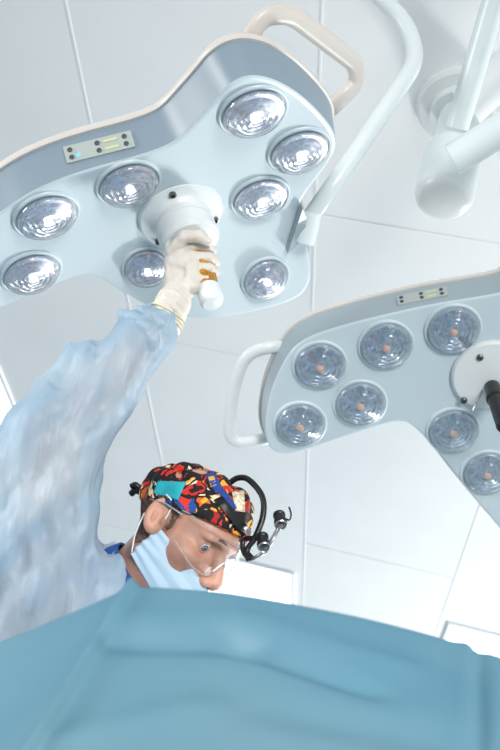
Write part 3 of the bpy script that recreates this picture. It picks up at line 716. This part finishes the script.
def gownf(X, Y, Z):
    v = smin(armf(X, Y, Z), torso(X, Y, Z), .05)
    # folds run along each limb: phase varies across it
    t = (X-elb.x)*ax_f.x+(Y-elb.y)*ax_f.y+(Z-elb.z)*ax_f.z; up = np.clip(t*8+.5, 0, 1)
    sf = (X-elb.x)*side_v.x+(Y-elb.y)*side_v.y+(Z-elb.z)*side_v.z
    su = (X-elb.x)*side_u.x+(Y-elb.y)*side_u.y+(Z-elb.z)*side_u.z; tu = (X-elb.x)*ax_u.x+(Y-elb.y)*ax_u.y+(Z-elb.z)*ax_u.z
    f1 = np.sin(sf*85+3.0*np.sin(t*13)+1.0)*.0065+np.sin(sf*170-t*30+2*np.sin(t*25))*.003
    f2 = np.sin(su*62+tu*20+2.4*np.sin(tu*9+1))*.010+np.sin(su*130-tu*28+1.8*np.sin(tu*21))*.0045
    f1 = f1+.007*(np.abs(np.sin(sf*38-t*16+1.6*np.sin(t*17+sf*20)))**.6-.6)
    f2 = f2+.012*(np.abs(np.sin(su*24+tu*15+1.5*np.sin(tu*8+su*14)))**.6-.6)
    w_ = f1*up+f2*(1-up)
    w_ = w_+.0012*n3(120, 90, 60, X, Y, Z)+.0015*n3(-70, 160, 110, X, Y, Z, 1.3)
    v = v+w_-.0
    # hollow: opening at the neck, and the skirt hem
    v = np.maximum(v, -(cap_(HM @ Vector((-.005, 0, -.05)), HM @ Vector((-.014, 0, -.180)), .066, .088)(X, Y, Z)))
    return v
pts_ = sl+[pel, shL, neck]
glo = [min(p[i] for p in pts_)-.27 for i in range(3)]; ghi = [max(p[i] for p in pts_)+.16 for i in range(3)]; glo[2] = .3; ghi[0] += .35
ghi[2] = max(p.z for p in pts_)+.06
gown = place(mobj('gown', *surface_nets(gownf, glo, ghi, .0058), M['gown']), Matrix())
sm = gown.modifiers.new('s', 'SMOOTH'); sm.iterations = 4
nt = M['gown'].node_tree; bp = next(n for n in nt.nodes if n.type == 'BUMP'); src = bp.inputs['Height'].links[0].from_node
tcn = next(n for n in nt.nodes if n.type == 'TEX_COORD'); cmb = nt.nodes.new('ShaderNodeCombineXYZ')     # creases drawn out along the sleeve
for i_, (v_, sc) in enumerate(((side_u, 9.), ((ax_u+ax_f).normalized(), 1.6), (side_u.cross(ax_u), 5.))):
    d_ = nt.nodes.new('ShaderNodeVectorMath'); d_.operation = 'DOT_PRODUCT'; d_.inputs[1].default_value = v_*sc; nt.links.new(tcn.outputs['Object'], d_.inputs[0]); nt.links.new(d_.outputs['Value'], cmb.inputs[i_])
nt.links.new(cmb.outputs[0], src.inputs['Vector']); src.inputs['Scale'].default_value = 2.6; src.inputs['Distortion'].default_value = .9; bp.inputs['Distance'].default_value = .03
# ruffled sleeve end
tt = (P(172, 316, 1.60)-P(140, 342, 1.58)).normalized()
Fm = frame(P(150, 331, 1.585), tt, yd)
v2, f2 = [], []; n = 60; prof = [(.045, -.03), (.050, -.022), (.052, -.014), (.047, -.006), (.040, .0), (.044, .008), (.047, .014), (.041, .020), (.037, .026), (.036, .033)]
for i, (r, z) in enumerate(prof):
    for k_ in range(n):
        a = 2*PI*k_/n; rr = r+.0035*math.sin(5*a+i*.5)+.002*math.sin(11*a-i*.9)+(.010*max(0, math.cos(a-PI*1.0))**3 if i in (1, 2, 3) else 0); v2.append((rr*math.cos(a), rr*math.sin(a), z+.004*math.sin(3*a+1)))
for i in range(len(prof)-1):
    for k_ in range(n): f2.append([i*n+k_, i*n+(k_+1) % n, (i+1)*n+(k_+1) % n, (i+1)*n+k_])
place(mobj('gown_cuff', v2, f2, M['gown']), Fm)
# glove: a fist on the grip
def hq_(px, py, z): return np.array(P(px, py, z))
zg = lambda py: ((H1.M @ Vector((0, 0, (py-213)/87*.22)))-CAM).dot(zf)
g0 = zg(262)
fing = []
for (mx, my), (p1x, p1y), (p2x, p2y), (p3x, p3y), r in (
    ((187, 246), (207, 247), (212, 250), (203, 254), .0100), ((189, 256), (209, 258), (215, 262), (206, 264), .0103),
    ((191, 267), (210, 269), (215, 272), (206, 274), .0100), ((193, 277), (206, 280), (208, 284), (200, 285), .0088)):
    gz = zg(my); fing.append(chain([hq_(mx, my, gz-.047), hq_(p1x, p1y, gz-.045), hq_(p2x, p2y, gz-.010), hq_(p3x, p3y, gz+.026)], [r*1.05, r, r*.93, r*.82], .002))
palm = union(.012, cap_(hq_(194, 263, zg(263)-.044), hq_(192, 286, zg(287)-.044), .012, .014), cap_(hq_(174, 262, g0-.030), hq_(174, 294, g0-.026), .017, .018), cap_(hq_(184, 258, g0-.032), hq_(190, 283, g0-.034), .0135, .0165), cap_(hq_(179, 252, g0-.034), hq_(182, 262, g0-.036), .0125))
thumb = chain([hq_(170, 284, g0-.012), hq_(172, 252, g0-.034), hq_(184, 237, g0-.048), hq_(198, 236, g0-.052), hq_(208, 242, g0-.050)], [.014, .0125, .0118, .0112, .0085], .003)
cuffc = chain([hq_(180, 286, g0-.028), hq_(173, 304, 1.605), hq_(163, 324, 1.595)], [.024, .029, .033], .01)
def glovef(X, Y, Z):
    v = fing[0](X, Y, Z)
    for g in fing[1:]: v = smin(v, g(X, Y, Z), .0010)
    v = smin(v, palm(X, Y, Z), .005); v = smin(v, thumb(X, Y, Z), .0025)
    c = cuffc(X, Y, Z); a = Vector(hq_(180, 286, g0-.028)); d = (Vector(hq_(163, 324, 1.595))-a).normalized(); t = (X-a.x)*d.x+(Y-a.y)*d.y+(Z-a.z)*d.z
    c = c+.0012*np.sin(t*520+2*np.sin(X*90))*np.clip(t*30-.3, 0, 1)
    v = smin(v, c, .016)
    return v+.0006*n3(210, 160, 120, X, Y, Z)
cs = [Vector(hq_(x, y, z)) for x, y, z in ((150, 225, g0-.08), (235, 225, g0-.08), (150, 345, g0-.08), (235, 345, g0-.08), (150, 225, g0+.06), (235, 225, g0+.06), (150, 345, g0+.06), (235, 345, g0+.06))]
glove = place(mobj('latex_glove', *surface_nets(glovef, [min(c[i] for c in cs) for i in range(3)], [max(c[i] for c in cs) for i in range(3)], .0015), M['glove']), Matrix())
glove['label'] = 'cream latex glove closed round the grip'
vs_, fs_ = [], []
dd = (Vector(hq_(163, 324, 1.595))-Vector(hq_(173, 304, 1.605))).normalized()
for k_, (o_, r) in enumerate(((.010, .0335), (.017, .0345), (.025, .0355))):
    fm = frame(Vector(hq_(170, 309, 1.602))+dd*o_, dd, xr)
    tube([fm @ Vector((r*math.cos(2*PI*i/36), r*math.sin(2*PI*i/36), .0018*math.sin(4*PI*i/36+k_))) for i in range(37)], .0018, 8, vs=vs_, fs=fs_)
place(mobj('glove_cuff_bead', vs_, fs_, M['bead']), Matrix())
# ------------------------------------------------------------------ drape
top = [(-150, 700, 1.1), (-80, 672, 1.02), (-20, 649, .98), (40, 625, .94), (90, 604, .90), (122, 590, .87), (136, 586, .86), (152, 586, .86), (185, 588, .87), (230, 592, .89), (300, 604, .92), (360, 616, .94), (420, 631, .96), (470, 646, .98), (520, 664, 1.0), (600, 700, 1.04), (720, 760, 1.1)]
bot = [(-420, 850, 1.15), (-330, 850, 1.05), (-250, 850, .96), (-180, 850, .86), (-120, 850, .74), (-62, 850, .61), (-40, 850, .565), (-14, 850, .56), (40, 850, .56), (110, 850, .57), (210, 850, .58), (300, 850, .59), (390, 850, .60), (470, 850, .61), (540, 850, .62), (640, 850, .64), (800, 850, .7)]
T_ = catmull([P(*p) for p in top], 10); B_ = catmull([P(*p) for p in bot], 10); nc = len(T_); rows = []
back = Vector((-.03, .22, -.10))
for j, t in enumerate((1, .75, .5, .3, .16, .07, .02)):
    rows.append([p+back*t+Vector((0, 0, -.02*0)) for p in T_])
NR = 60
for j in range(NR+1):
    t = j/NR; row = []
    for i in range(nc):
        a, b = T_[i], B_[i]; p = a.lerp(b, t); n_ = Vector((.0, -.75, .66))
        # gentle bow, then soft wrinkles across and down the sheet
        q = p-CAM; px = q.dot(xr)/q.dot(zf)*F+250; py = q.dot(yd)/q.dot(zf)*F+375
        dsp = .018*math.sin(PI*min(1, t*1.6))*0
        def fold(x0, y0, x1, y1, wd, amp):
            L_ = math.hypot(x1-x0, y1-y0); u = ((px-x0)*(x1-x0)+(py-y0)*(y1-y0))/L_**2; d = ((px-x0)*(y1-y0)-(py-y0)*(x1-x0))/L_
            e = math.exp(-((max(0, -u)+max(0, u-1))*L_/30)**2); return amp*math.exp(-(d/wd)**2)*e
        dsp += fold(120, 640, 250, 640, 9, -.008)+fold(240, 640, 360, 682, 8, -.010)+fold(150, 620, 225, 620, 10, .004)+fold(260, 624, 400, 662, 10, .005)
        dsp += fold(466, 660, 462, 720, 7, .008)+fold(478, 664, 480, 740, 7, -.008)+fold(60, 740, 240, 700, 16, .006)+fold(240, 700, 420, 740, 18, -.006)
        dsp += fold(135, 580, 20, 765, 5, .013)
        dsp += .0035*math.sin(px*.012+py*.03+1.5*math.sin(px*.01))*min(1, t*6)
        row.append(p+n_*dsp)
    rows.append(row)
rows.append([Vector((p.x, p.y-.02, .35)) for p in B_])
vs_, fs_ = [p for r in rows for p in r], []
for j in range(len(rows)-1):
    for i in range(nc-1): a = j*nc+i; fs_.append([a, a+nc, a+nc+1, a+1])
dr = tag(mobj('surgical_drape', vs_, fs_, M['drape']), 'pale blue surgical drape hanging across the whole foreground', 'drape')
s = dr.modifiers.new('s', 'SOLIDIFY'); s.thickness = .003; s.offset = -1
sm = dr.modifiers.new('m', 'SMOOTH'); sm.iterations = 4
